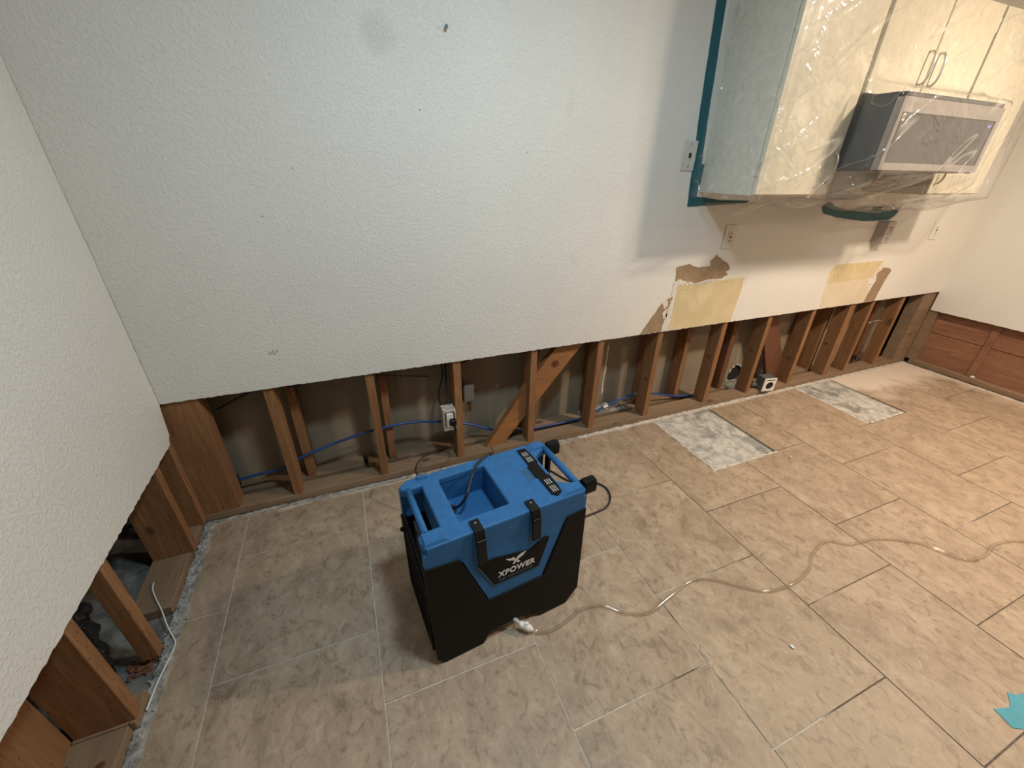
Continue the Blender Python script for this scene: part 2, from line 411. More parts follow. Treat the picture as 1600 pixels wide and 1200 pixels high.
# thinset residue along the walls and round the lifted patches
def strip(pts_a, seed, w0, w1, z=.0015, mat=DUSTW, name='thinset_residue', h=-.010):
    """ragged strip along the polyline, between offsets w0 and w1 on its left side"""
    (ax, ay), (bx, by) = pts_a; d = Vector((bx-ax, by-ay)); n = Vector((-d.y, d.x)).normalized()
    A = Vector((ax, ay)); B = Vector((bx, by))
    e1 = jag(A+n*w0, B+n*w0, .012, .0035, seed) + [tuple(B+n*w0)]
    e2 = jag(B+n*w1, A+n*w1, .014, .0045, seed+9) + [tuple(A+n*w1)]
    return MB().prism(e1+e2, h, z).build(name, mat, floor)
strip(((.0, -.004), (1.9, -.004)), 1, -.007, .012, .0010, DUSTG)
strip(((1.9, -.004), (XR, -.004)), 1, -.012, .014, .0010)
strip(((.014, 0), (.014, -1.6)), 2, -.002, -.040, .003, DUSTG)
strip(((.014, -1.6), (.014, -3.5)), 3, -.002, -.040, .003, DUSTG)
strip(((5.150, -.02), (5.150, -1.6)), 4, -.002, .016, .001)
strip(((2.435, -.53), (2.925, -.53)), 5, -.010, .002, .0012)
strip(((2.444, 0), (2.444, -.53)), 6, -.004, .005, .0012)
strip(((3.80, -.525), (4.16, -.525)), 7, -.008, .002, .0012)
strip(((3.778, 0), (3.778, -.53)), 8, -.010, .005, .0008)
# rubble along the left plate: broken mortar crumbs, too small to pick apart
mb = MB(); rnd = random.Random(3)
for i in range(520):
    y = -rnd.random()*1.55; x = rnd.gauss(-.013, .011) ; r = rnd.uniform(.0015, .006)
    m4 = Matrix.Translation((x, y, .002+r*.4)) @ Matrix.Rotation(rnd.random()*6, 4, Vector((rnd.random(), rnd.random(), rnd.random()+.01)).normalized()) @ Matrix.Diagonal((r, r*1.6, r*.6, 1))
    bmesh.ops.create_icosphere(mb.bm, subdivisions=1, radius=1, matrix=m4)
mb.build('mortar_crumbs', DUSTG, floor, kind='stuff')
mb = MB()
for i in range(260):
    x = rnd.uniform(.1, 5.1); y = rnd.gauss(-.002, .006); r = rnd.uniform(.001, .0035)
    m4 = Matrix.Translation((x, y, .001+r*.3)) @ Matrix.Diagonal((r*1.5, r, r*.6, 1))
    bmesh.ops.create_icosphere(mb.bm, subdivisions=1, radius=1, matrix=m4)
mb.build('dust_crumbs', DUSTW, floor, kind='stuff')

# ================================================================ WALLS
T = .0127; H = .622; HL = .470; ZC = 2.44
def cut_edge(x0, x1, z, seed): return jag((x0, z), (x1, z), .011, .0016, seed)
# back wall drywall (surface y = 0, room in front of it)
wb = MB().prism(cut_edge(.0, XR, H, 4) + [(XR, H), (XR, ZC), (.0, ZC)], .0, T, 'y').build('wall_back', PAINT, kind='structure')
bev = wb
# left wall drywall (surface x = 0); the cut climbs in the corner
wl = MB().prism([(-.002, H), (-.010, H-.02), (-.030, .50), (-.048, .486)] + jag((-.055, HL), (YB, HL), .013, .0024, 9) + [(YB, HL), (YB, ZC), (-.0, ZC)], -T, -.0, 'x').build('wall_left', PAINT, kind='structure')
wr = MB().prism(jag((0, HL), (YB, HL), .02, .0015, 12) + [(YB, HL), (YB, ZC), (0, ZC)], XR, XR+T, 'x').build('wall_right', PAINT, kind='structure')
MB().box((-.3, YB-.02, 0), (XMAX, YB, ZC)).build('unseen_dark_wall', plain('bounce_damping_dark', (.20, .17, .14), .8), kind='structure')  # unseen wall, added and coloured dark to cut bounce onto the machine
MB().box((-.62, YB-.02, ZC), (XMAX, .32, ZC+.03)).build('ceiling', CEIL, kind='structure')

# studs of the back wall: one mesh, copies
def stud_mesh(wd, dp, z0, z1, name='stud'): return MB().box((0, 0, z0), (wd, dp, z1), .0018).mesh(name)
SM = stud_mesh(.038, .089, 0, 2.38)
SMW = stud_mesh(.0475, .089, 0, 2.38); SMC = stud_mesh(.146, .089, 0, 2.38); SMF = stud_mesh(.058, .089, 0, 2.38)
ZP = .038
for x, me in [(.342, SM), (.745, SM), (1.149, SM), (1.563, SM), (1.969, SM), (2.375, SM), (2.875, SM), (3.272, SM), (3.695, SM), (4.098, SMF), (4.345, SM), (4.722, SM)]:
    link('stud', me, WZ, wb, (x, T+.0002, ZP))
link('corner_post', SMC, WZ, wb, (-.030, T+.0002, ZP))
link('corner_post', MB().box((0, 0, 0), (.205, .089, 2.38), .002).mesh(), WX, wb, (5.005, T+.0002, ZP), label='broad greyish corner post at the far right end')
# rear row of studs, further back in the double wall
for x, m in [(.398, WZ), (.802, WZ), (1.177, WZ), (1.625, WZ), (2.02, WZ), (2.43, WZ), (2.725, WZ), (3.128, WR), (3.86, WZ), (4.09, WZ), (4.66, WR)]:
    link('rear_stud', SM if m is WZ else MB().box((0, 0, 0), (.038, .089, 2.38), .0018).mesh(), m, wb, (x, .131, ZP))
# plates
def plate(x0, x1, y0, y1, name='sill_plate', mat=WX, z0=.0, z1=ZP):
    return MB().box((0, 0, 0), (x1-x0, y1-y0, z1-z0), .002).build(name, mat, wb, (x0, y0, z0))
plate(-.150, 1.349, T, .101); plate(1.352, 4.196, T, .101); plate(4.199, XR+.02, T, .101)
plate(.06, .668, .131, .22, 'rear_plate'); plate(.69, 3.22, .131, .22, 'rear_plate'); plate(3.50, XR, .131, .22, 'rear_plate')
MB().box((0, 0, 0), (5.3, .208, .038)).build('top_plate', WX, wb, (0, T, 2.40))
# diagonal braces, cut in between the studs
MB().prism([(1.322, ZP), (1.425, ZP), (1.561, .205), (1.561, .395)], .048, .086, 'y').build('brace', WB, wb)
MB().prism([(1.603, .262), (1.967, .700), (1.967, .900), (1.603, .452)], .040, .078, 'y').build('brace', WB, wb)
MB().prism([(3.40, .70), (3.31, .70), (3.312, .62), (3.60, ZP), (3.694, ZP), (3.694, .20), (3.49, .56)], .100, .129, 'y').build('brace', WR, wb)
# dark ink stamps on the side faces of the right-hand studs
INK = plain('stamp_ink', (.02, .012, .008), .8)
for x, y, z in [(2.375, .047, .294), (2.875, .059, .367), (3.272, .064, .354), (3.695, .060, .229), (4.098, .072, .287)]:
    ell = lambda a, b, n=14: [(y+a*math.cos(2*math.pi*i/n), z+b*math.sin(2*math.pi*i/n)) for i in range(n)]
    MB().prism(ell(.017, .011), x-.0005, x+.001, 'x', holes=[ell(.0145, .0088)]).build('ink_stamp', INK, wb)
    mk = MB()
    for dx in (-.006, .004): mk.box((x-.0005, y+dx-.001, z-.005), (x+.001, y+dx+.001, z+.005))
    mk.box((x-.0005, y-.006, z+.003), (x+.001, y-.001, z+.005)); mk.box((x-.0005, y+.004, z-.001), (x+.001, y+.009, z+.001))
    mk.build('ink_mark', INK, wb, kind='stuff')
# knot on the bright brace
def knot(c, r, y):
    MB().prism([(c[0]+r*math.cos(a)*1.15, c[1]+r*math.sin(a)) for a in [i*math.pi/9 for i in range(18)]], y-.0008, y+.002, 'y').build('knot', KN, wb)
kn = N('knot_wood'); kv = kn.pos('obj', (1, 1, 1), False); kn.col(kn.mix(kn.fr(kn.noise(kv, 60, 3, .6, 2), .4, .6), (0.07, 0.022, 0.008), (0.16, 0.055, 0.018))); kn.rough(.7); KN = kn.m
knot((1.722, .505), .021, .040); knot((1.712, .392), .007, .040)
# back-of-wall board, with a broken hole
hole = [(3.318, .02), (3.325, .10), (3.345, .135), (3.38, .158), (3.41, .150), (3.43, .135), (3.452, .125), (3.46, .06), (3.44, .02)]
MB().prism([(0.0, -.001), (XR+.1, -.001), (XR+.1, 2.44), (0.0, 2.44)], .2225, .235, 'y', holes=[hole]).build('rear_drywall', BOARD, wb)
MB().box((3.2, .236, 0), (3.6, .299, .3)).build('cavity_filler', DARK, wb)  # dark box stands in for the unlit space behind the hole
mb = MB(); rnd = random.Random(8)
for i in range(len(hole)):
    a = Vector(hole[i]); b = Vector(hole[(i+1) % len(hole)])
    for k in range(4):
        p = a.lerp(b, rnd.random()); r = rnd.uniform(.003, .009)
        bmesh.ops.create_icosphere(mb.bm, subdivisions=1, radius=1, matrix=Matrix.Translation((p.x, .220, p.y)) @ Matrix.Diagonal((r, r*.4, r, 1)))
mb.build('broken_gypsum', GYP, wb, kind='stuff')
# ragged light streaks of joint compound near the cut, on the rear board
for x0, x1, z, sd in [(.12, .20, .520, 1), (.21, .25, .525, 2), (.47, .57, .515, 3), (.585, .67, .525, 4), (.92, .98, .522, 6), (1.30, 1.40, .52, 7)]:
    a = jag((x0, z), (x1, z+.008), .01, .002, sd); b = jag((x1, z+.014), (x0, z+.006), .01, .003, sd+4)
    MB().prism(a+b, .2205, .2225, 'y').build('compound_streak', FLAKE, wb)
MB().prism(jag((2.18, .12), (2.185, .50), .02, .002, 31)+jag((2.195, .50), (2.192, .12), .02, .003, 32), .2205, .2225, 'y').build('compound_streak', FLAKE, wb)
# insulation / dust heap on the rear plate beside the pipe
mb = MB(); mb.grid(lambda u, v: Vector((2.0+.33*u, .135+.08*v, .040+.035*math.sin(math.pi*u)*math.sin(math.pi*v)*(1+.8*noise.noise(Vector((u*9, v*5, 1))))+.004*noise.noise(Vector((u*40, v*20, 3))))), 40, 14)
mb.build('plastic_scrap', dusty('grey_scrap', (.20, .19, .17), (.45, .43, .40), 30), wb, kind='stuff')

# left wall framing
for y, me, nm in [(-.044, None, 'a'), (-.199, None, 'b'), (-.629, None, 'c'), (-.813, None, 'd'), (-1.22, None, 'd'), (-1.63, None, 'd'), (-2.04, None, 'd')]:
    LM = bpy.data.meshes.get('left_stud_mesh') or MB().box((-.140, 0, 0), (0, .038, 2.38), .0018).mesh('left_stud_mesh')
    if nm == 'c':
        MB().box((-.046, 0, 0), (0, .038, 2.38), .0018).build('stud', WZ, wl, (-T-.0002, y, .030)); continue
    link('stud', LM, WZ, wl, (-T-.0002, y, ZP if nm != 'c' else .004))
MB().box((0, 0, 0), (.038, .155, 2.38), .002).build('stud', WZ, wl, (-.192, -.970, ZP), label='flat-turned stud showing its broad pale face')
MB().box((0, 0, 0), (.126, .445, ZP), .002).build('sill_plate', WY, wl, (-.156, -.447, 0))
MB().box((0, 0, 0), (.140, .09, ZP), .002).build('sill_plate', WY, wl, (-.156, -.79-.03, 0))
MB().box((0, 0, 0), (.150, 4.1, ZP), .002).build('sill_plate', WY, wl, (-.178, -.822-4.1, 0))
knotl = MB().prism(circle(-.062, -.905, .011), ZP-.001, ZP+.0006).build('knot', KN, wl)
MB().box((-.62, YB, 0), (-.60, .30, 2.44)).build('cavity_back', dusty('shaded_cavity_wall', (0.03, 0.028, 0.025), (0.09, 0.08, 0.07), 6), wl)  # dark colour stands in for the unlit depth behind the studs
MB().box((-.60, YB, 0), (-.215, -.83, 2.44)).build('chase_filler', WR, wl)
MB().box((-.60, .28, 0), (-.0, .30, 2.44)).build('cavity_end', DARK, wl)  # dark end piece added to close the cavity against stray light
MB().box((-.60, YB, .60), (-.16, .28, .63)).build('cavity_lid', DARK, wl)  # dark lid added to keep light out of the left cavity
# black crumpled plastic in the left cavity
def crum(u, v):
    a = u*math.pi*2; rr = .05+.035*noise.noise(Vector((math.cos(a)*2, math.sin(a)*2, v*7)))+.018*noise.noise(Vector((math.cos(a)*6, math.sin(a)*6, v*22)))
    rr *= math.sin(math.pi*min(1, max(.0, v*.94+.03)))**.4
    return Vector((-.145+.02*v + rr*math.cos(a)*.75, -.63-.05*v + rr*math.sin(a), .42-.39*v + .055*(1-abs(2*v-1)) ))
bl = MB().grid(crum, 40, 46)
bm_ = N('black_crumpled_plastic'); bm_.col((.010, .010, .012)); bm_.rough(.18); bv = bm_.pos('world', (1, 1, 1), False); bm_.bump(bm_.noise(bv, 60, 4, .6, 1.5), .01, 1)
bl.build('plastic_bag', bm_.m, label='crumpled glossy black plastic stuffed between the left wall studs', cat='plastic sheet')
mb = MB(); rnd = random.Random(17)
for i in range(30):
    p = (rnd.uniform(-.11, -.04), rnd.uniform(-.66, -.60), rnd.uniform(.0, .008)); r = rnd.uniform(.004, .009)
    bmesh.ops.create_icosphere(mb.bm, subdivisions=1, radius=1, matrix=Matrix.Translation(p) @ Matrix.Rotation(rnd.random()*5, 4, 'Z') @ Matrix.Diagonal((r*1.5, r, r*.5, 1)))
mb.build('wood_debris', WR, floor, kind='stuff')

# right wall framing
MB().box((0, 0, 0), (.052, 4.96, ZP), .002).build('sill_plate', WY, wr, (XR+T, -4.98, 0))
for k in range(2):
    MB().box((0, 0, 0), (.018, 4.97, .40 if k else .245), .001).build('sheathing_board', WS, wr, (XR+.062-.004*k, -4.98, ZP+.25*k))
MB().box((0, 0, 0), (.047, .06, 2.38), .001).build('stud', WX, wr, (XR+T+.001, -.050, ZP))
for y in (-.43, -1.2, -2.0): MB().box((0, 0, 0), (.010, .045, .9), .001).build('furring_strip', WS, wr, (XR+.0475, y, ZP))
MB().box((XR+.10, YB, 0), (XR+.12, .3, 2.44)).build('cavity_back', DARK, wr)  # dark sheet added to close the right cavity against stray light
mb = MB(); bmesh.ops.create_icosphere(mb.bm, subdivisions=2, radius=1, matrix=Matrix.Translation((XR+.035, -.43, .048)) @ Matrix.Diagonal((.012, .016, .010, 1)))
mb.build('debris_lump', FLAKE, wr)

# torn patches on the back wall (flat layers of the wall itself)
def patch(name, poly, mat, th, step=.008, amp=.002, seed=1, **k):
    return MB().prism(ragged(poly, step, amp, seed) if step else poly, -th, .0004, 'y').build(name, mat, wb, **k)
patch('old_paint_patch', [(2.428, H+.002), (2.907, H+.002), (2.925, .79), (2.933, .897), (2.80, .897), (2.62, .884), (2.50, .882), (2.43, .90)], OLDP, .0006, .02, .0008, 5, label='squarish area of old yellow paint')
patch('torn_paper', [(2.393, .985), (2.410, .905), (2.47, .900), (2.55, .886), (2.64, .905), (2.74, .902), (2.785, .925), (2.757, .940), (2.79, .952), (2.765, .985), (2.72, 1.005), (2.662, 1.040), (2.625, 1.005), (2.635, .981), (2.56, .976), (2.53, .984), (2.482, 1.000), (2.44, .995)], PAPER, .0009, .010, .003, 21, label='torn patch of brown paper rising to a point')
patch('torn_paper', [(2.225, H+.002), (2.375, H+.002), (2.408, .70), (2.412, .828), (2.345, .795), (2.29, .72)], PAPER, .0005, .010, .003, 41)
for i, pl in enumerate([[(2.372, H+.002), (2.425, H+.002), (2.428, .72), (2.412, .81), (2.40, .80), (2.385, .70)], [(2.398, .905), (2.43, .92), (2.50, .903), (2.49, .885), (2.43, .89), (2.412, .84), (2.40, .83)], [(2.50, .905), (2.56, .888), (2.65, .905), (2.72, .905), (2.72, .893), (2.60, .884), (2.51, .885)], [(2.34, .80), (2.37, .815), (2.39, .78), (2.365, .76)], [(2.36, .74), (2.39, .76), (2.395, .71), (2.37, .70)], [(2.915, .90), (2.94, .915), (2.945, .87), (2.925, .84), (2.918, .86)]]):
    patch('plaster_flake', pl, FLAKE, .0022, .007, .0035, 60+i*7)
patch('old_paint_patch', [(3.700, .795), (4.14, .806), (4.19, .80), (4.20, .865), (4.237, .918), (3.98, .921), (3.731, .920), (3.695, .878)], OLDP, .0006, .02, .0008, 15, label='low strip of old yellow paint, right of the first')
patch('old_paint_patch', [(3.728, H+.002), (4.206, H+.002), (4.21, .70), (4.14, .806), (3.702, .794), (3.71, .70)], OLDP2, .0005, .03, .0006, 16)
patch('torn_paper', [(4.20, H+.002), (4.325, H+.002), (4.34, .74), (4.355, .80), (4.372, .842), (4.34, .862), (4.262, .868), (4.215, .83), (4.24, .78), (4.215, .70)], PAPER, .0009, .012, .003, 71)
for i, pl in enumerate([[(4.205, .87), (4.25, .885), (4.255, .855), (4.215, .84)], [(4.18, .76), (4.235, .77), (4.23, .755), (4.19, .748)]]): patch('plaster_flake', pl, FLAKE, .002, .008, .003, 90+i)
# screw marks in the old paint
mb = MB(); rnd = random.Random(5)
for i in range(15):
    x = 2.46+.028*i+rnd.uniform(-.008, .008); mb.prism(circle(x, .872+rnd.uniform(-.004, .01)*(1 if i > 3 else -2), rnd.uniform(.0015, .0028), 6), -.0012, 0, 'y')
for i in range(6): mb.prism(circle(3.72+.016*i, .84+rnd.uniform(-.02, .02), .0025, 6), -.0012, 0, 'y')
mb.build('screw_marks', DARK, wb, kind='stuff')
# small pencil scribble and specks on the wall
mb = MB()
for a, b in [((.405, .782), (.412, .768)), ((.410, .770), (.424, .786)), ((.420, .784), (.424, .766)), ((.426, .768), (.436, .783)), ((.436, .786), (.440, .776))]:
    mb.tube([(a[0], -.0004, a[1]), (b[0], -.0004, b[1])], .0008, 4, False)
mb.build('pencil_mark', plain('pencil', (.16, .15, .14), .8), wb, kind='stuff')
mb = MB()
for x, z in [(.63, 1.43), (.505, 1.28), (1.08, 1.62), (1.5, 1.5)]: mb.prism(circle(x, z, .0022, 7), -.0006, 0, 'y')
mb.build('scuff_specks', GREYBOX, wb, kind='stuff')

# ================================================================ things on / in the wall
# screw hook high on the back wall
t = empty('wall_screw', (1.187, -.0005, 1.858), label='small metal screw left in the upper back wall', cat='screw')
MB().tube([(0, .004, 0), (0, -.011, 0)], .0022, 8).build('shank', METAL, t)
MB().tube([(0, -.011, 0), (0, -.0145, 0)], .0062, 10, False).build('screw_head', plain('dark_screw', (.08, .08, .08), .4, .8), t)

def outlet(name, x, z, label, body, yaw=0, dots=True, w_=.082, h_=.124, cat='outlet', switch=False):
    t = empty(name, (x, -.0002, z), label=label, cat=cat)
    MB().prism([(-w_/2, -h_/2), (w_/2, -h_/2), (w_/2, h_/2), (-w_/2, h_/2)], -.0060, 0, 'y', bev=.0025).build('cover_plate', body, t)
    if not switch:
        MB().prism([(-.017, -.034), (.017, -.034), (.017, .034), (-.017, .034)], -.0085, -.0055, 'y', bev=.001).build('receptacle', body, t)
        mb = MB()
        for dz in (-.019, .019):
            for dx in (-.006, .006): mb.box((dx-.0012, -.0095, dz-.004), (dx+.0012, -.0084, dz+.004))
            mb.prism(circle(0, dz-.0095, .0026, 8), -.0095, -.0084, 'y')
        mb.build('slots', DARK, t, kind='stuff')
        MB().box((-.009, -.0105, -.0045), (.009, -.0084, -.0008)).box((-.009, -.0105, .0008), (.009, -.0084, .0045)).build('test_buttons', plain('brown_button', (.10, .08, .05), .5), t, kind='stuff')
    else:
        mb = MB(); mb.prism(circle(0, .048, .003, 8), -.0072, -.0055, 'y'); mb.prism(circle(0, -.044, .0035, 8), -.0072, -.0055, 'y'); mb.box((-.005, -.012, -.008), (.004, -.0055, .012)); mb.build('toggle', DARK, t, kind='stuff')
    return t
outlet('wall_outlet', 2.722, 1.130, 'ivory wall outlet with reset buttons under the first cabinet', OUTL)
outlet('light_switch', 2.333, 1.508, 'light switch plate half under the teal tape left of the cabinets', plain('dull_ivory', (.60, .585, .54), .5), switch=True, w_=.075)
outlet('wall_outlet', 4.685, 1.104, 'faint ivory wall outlet nearest the far right corner', PAINT, w_=.085)
# plug-in adapter with sockets on two faces
t = empty('outlet_adapter', (4.045, -.0002, 1.115), label='grey plug-in outlet adapter with sockets, below the sagging teal tape', cat='outlet adapter')
MB().prism([(-.055, 0), (.055, 0), (.040, -.055), (-.040, -.055)], -.068, .068, 'z', bev=.004).build('housing', GREYOUT, t)
mb = MB()
for dz in (-.035, .03):
    for dx in (-.008, .008): mb.box((dx-.002, -.0565, dz-.004), (dx+.002, -.0545, dz+.005))
    mb.prism(circle(0, dz-.013, .003, 8), -.0565, -.0545, 'y')
mb.build('slots', DARK, t, kind='stuff')
mb = MB(); mb.box((0.0, -.0015, -.060), (.040, .001, .06)); mb.map(lambda c: Matrix.Translation((.0555, -.003, 0)) @ Matrix.Rotation(R(-74.7), 4, 'Z') @ c)
mb.build('side_face', OUTL, t)

# first outlet box: on the stud, with the plug in it
t = empty('outlet_box', (1.080, -.012, .246), label='white open electrical box on a stud, black plug pushed into it', cat='outlet box')
fr_ = [(0, 0), (.064, 0), (.064, .119), (0, .119)]; ho = [(.006, .012), (.058, .012), (.058, .107), (.006, .107)]
MB().prism(fr_, 0, .062, 'y', holes=[ho]).build('box_shell', dusty('scratched_white_box', (.55, .53, .48), (.28, .26, .22), 60), t)
MB().box((.003, .054, .003), (.061, .061, .116)).build('box_back', GREYBOX, t)
MB().box((.010, .010, .010), (.056, .050, .110), .002).build('yoke', METAL, t)
MB().box((.016, -.003, .018), (.050, .012, .100), .002).build('receptacle', WHITE, t)
mb = MB()
for dx in (.027, .039): mb.box((dx-.001, -.0036, .038), (dx+.001, -.002, .046))
mb.prism(circle(.033, .030, .0026, 8), -.0036, -.002, 'y'); mb.build('slots', DARK, t, kind='stuff')
# second, knocked-over box on the plate
t = empty('outlet_box', (3.472, .035, .0885), rz=R(-12), label='grey and white electrical box lying on the plate between right-hand studs', cat='outlet box')
mb = MB(); mb.prism([(-.050, -.050), (.046, -.050), (.048, .050), (-.048, .050)], -.05, .02, 'y', holes=[[(-.040, -.040), (.038, -.040), (.038, .040), (-.040, .040)]]); mb.build('box_shell', plain('blue_grey_box', (.10, .105, .11), .5), t)
MB().prism([(-.050, -.050), (.046, -.050), (.048, .050), (-.048, .050)], -.057, -.050, 'y', holes=[circle(.002, -.008, .030, 20), [(-.034, .030), (.036, .030), (.036, .040), (-.034, .040)]]).build('face_ring', WHITE, t)
MB().prism([(-.042, -.042), (.040, -.042), (.040, .042), (-.042, .042)], -.048, -.040, 'y').build('box_inside', DARK, t)
MB().tube([(-.056, -.02, -.03), (-.044, -.02, -.03)], .014, 12, False).build('clamp_screw', GREYBOX, t)
MB().box((-.095, -.01, -.030), (-.05, .01, -.012), .002).build('mounting_ear', GREYBOX, t)
# back of another box, hanging right of the plug box
t = empty('metal_box', (1.262, .150, .345), label='old grey metal junction box hanging behind the stud', cat='junction box')
MB().box((-.030, 0, -.05), (.030, .045, .05), .005).build('box_shell', GREYBOX, t)
mb = MB(); mb.tube([(.03, .01, .012), (.042, .008, .012)], .006, 8, False); mb.tube([(-.005, 0, -.05), (-.005, -.01, -.058)], .007, 8, False); mb.build('clamp', DARK, t, kind='stuff')

# blue pipe through the studs
pip = [(.10, .114, .118), (.187, .114, .127), (.318, .114, .136), (.391, .114, .175), (.575, .114, .224), (.742, .114, .252), (.925, .114, .258), (1.093, .114, .224), (1.253, .114, .171), (1.405, .114, .096), (1.60, .114, .055), (1.80, .114, .048), (1.91, .114, .047), (1.975, .114, .052), (2.101, .114, .088), (2.24, .114, .131), (2.386, .114, .151), (2.532, .114, .123), (2.696, .114, .075), (2.851, .114, .046), (2.98, .114, .043)]
t = empty('water_pipe', (.10, .114, .118), label='flexible blue water pipe snaking behind the back wall studs', cat='pipe')
o = MB().tube([(x-.10, y-.114, z-.118) for x, y, z in pip], .0068, 10, samples=6).build('pipe', PEXM, t)
MB().tube([(2.135-.10, -.0008, .098-.118), (2.165-.10, -.0008, .108-.118)], .0092, 10, False).build('collar', WHITE, t)
MB().tube([(2.36-.10, -.0, .150-.118), (2.382-.10, -.0, .151-.118)], .011, 10, False).build('collar', GREYBOX, t)
t2 = MB().box((.075, .104, .085), (.118, .125, .150), .003).build('pipe_elbow', DARK, label='black fitting at the left end of the blue pipe', cat='pipe fitting')
# dark cables near the cut
cb = [[(.13, .125, .50), (.25, .118, .555), (.34, .112, .585), (.44, .118, .575), (.55, .12, .60)], [(.22, .19, .56), (.33, .18, .548), (.46, .112, .566), (.55, .118, .61), (.62, .118, .66)], [(.80, .116, .555), (.95, .17, .50), (1.06, .19, .47)],
      [(1.10, .12, .66), (1.115, .11, .52), (1.085, .09, .42), (1.084, .07, .362)], [(1.135, .12, .66), (1.131, .11, .50), (1.126, .09, .42), (1.124, .05, .366)], [(1.20, .125, .66), (1.215, .15, .50), (1.243, .165, .40)],
      [(1.195, .12, .545), (1.33, .12, .59), (1.45, .12, .64)], [(1.62, .125, .64), (1.655, .12, .575), (1.65, .12, .50)], [(1.2, .115, .53), (1.21, .16, .43), (1.235, .17, .396)]]
for i, c in enumerate(cb):
    lab = ['dark cable running up across the leftmost stud bay', 'dark cable crossing behind the first stud by the cut edge', 'thin dark cable drooping left of the plug box', 'dark cable entering the plug box top, left one', 'dark cable entering the plug box top, right one', 'dark cable dropping to the metal junction box', 'dark cable under the cut edge right of the plug box', 'short dark cable beside the diagonal brace', 'second dark cable down to the metal junction box'][i]
    MB().tube(c, .0045 if i != 2 else .0025, 8, samples=6).build('cable', CORD, label=lab, cat='cable')
# debris pile of wires at the right-hand bay
mb = MB(); rnd = random.Random(11)
for i in range(22):
    c = Vector((4.62+rnd.uniform(-.09, .09), .108+rnd.uniform(-.03, .03), .045)); 
    mb.tube([c, c+Vector((rnd.uniform(-.05, .05), rnd.uniform(-.015, .015), rnd.uniform(.0, .05))), c+Vector((rnd.uniform(-.08, .08), rnd.uniform(-.02, .02), rnd.uniform(0, .03)))], .003, 5, samples=3)
mb.build('debris_heap', DARK, label='dark heap of wire scraps in the far right stud bay', cat='debris', kind='stuff')
t = MB().tube([(4.50, .06, .41), (4.56, .045, .432), (4.61, .03, .43)], .0025, 6, samples=3).build('wire_stub', METAL, label='short bare wire sticking out between far right studs', cat='wire')

# ================================================================ UPPER CABINETS
D = -.300; DF = -.320
def handle(parent, x, z0, z1, y=DF):
    t = MB().tube([(x, y, z0), (x, y-.018, z0+.006), (x, y-.028, z0+.03), (x, y-.030, (z0+z1)/2), (x, y-.028, z1-.03), (x, y-.018, z1-.006), (x, y, z1)], .0048, 8, samples=4)
    return t.build('handle', METAL, parent)
def cabinet(name, x0, x1, z0, z1, doors, label, hside):
    t = empty(name, ((x0+x1)/2, 0, z0), label=label, cat='cabinet')
    px = (x0+x1)/2; loc = lambda p: (p[0]-px, p[1], p[2]-z0)
    def bx(nm, a, b, mat, bev=.0015): return MB().box(loc(a), loc(b), bev).build(nm, mat, t)
    th = .016
    bx('side_panel', (x0, D, z0), (x0+th, -.001, z1), CABSIDE); bx('side_panel', (x1-th, D, z0), (x1, -.001, z1), CABSIDE)
    bx('bottom_panel', (x0+th, D, z0+.012), (x1-th, -.001, z0+.028), CREAM); bx('top_panel', (x0+th, D, z1-.016), (x1-th, -.001, z1), CREAM)
    bx('face_frame', (x0+th, D, z0), (x1-th, D+.015, z0+.034), CREAM)
    dw = (x1-x0)/doors
    for k in range(doors):
        a, b = x0+k*dw+.004, x0+(k+1)*dw-.004
        d = MB().box(loc((a, DF, z0+.004)), loc((b, D-.001, z1-.004)), .0025).build('door', CREAM, t)
        hx = {'r': b-.04, 'l': a+.03}[hside if doors == 1 else ('r' if k == 0 else 'l')]
        h = MB().tube([loc(p) for p in [(hx, DF, z0+.055), (hx, DF-.018, z0+.060), (hx, DF-.029, z0+.085), (hx, DF-.030, z0+.115), (hx, DF-.029, z0+.145), (hx, DF-.018, z0+.170), (hx, DF, z0+.175)]], .005, 8, samples=3).build('handle', METAL, d)
        for zz in (z0+.075, z1-.1): MB().box(loc((a-.006, D-.012, zz)), loc((a+.014, D+.004, zz+.055)), .001).build('hinge', METAL, d)
    return t
cabinet('wall_cabinet', 2.438, 2.908, 1.353, 2.13, 1, 'tall cream wall cabinet at the left end under plastic film', 'r')
cabinet('wall_cabinet', 2.925, 3.692, 1.748, 2.13, 2, 'short double-door cream cabinet above the microwave', 'r')
cabinet('wall_cabinet', 3.706, 4.215, 1.353, 2.13, 1, 'tall cream wall cabinet at the right of the microwave', 'l')
# microwave
mx0, mx1, mz0, mz1, my = 2.928, 3.688, 1.462, 1.742, -.485
t = empty('microwave', ((mx0+mx1)/2, 0, mz0), label='stainless over-range microwave with dark glass door under plastic film', cat='microwave')
L = lambda x, y, z: (x-(mx0+mx1)/2, y, z-mz0)
MB().box(L(mx0, my+.03, mz0), L(mx1, -.001, mz1), .003).build('case', DGREY, t)
d = MB().prism([(L(x, 0, z)[0], L(x, 0, z)[2]) for x, z in [(mx0, mz0), (mx1, mz0), (mx1, mz1-.018), (mx0, mz1-.018)]], my, my+.029, 'y', holes=[[(L(x, 0, z)[0], L(x, 0, z)[2]) for x, z in [(mx0+.022, mz0+.028), (mx1-.028, mz0+.028), (mx1-.028, mz1-.070), (mx0+.022, mz1-.070)]]]).build('door', STEEL, t)
MB().box(L(mx0+.020, my+.004, mz0+.026), L(mx1-.026, my+.012, mz1-.068)).build('window', DGLASS, d)
MB().box(L(mx1-.075, my+.0025, mz1-.098), L(mx1-.045, my+.0040, mz1-.086)).build('display', plain('violet_display', (.15, .17, .5), .3), d)
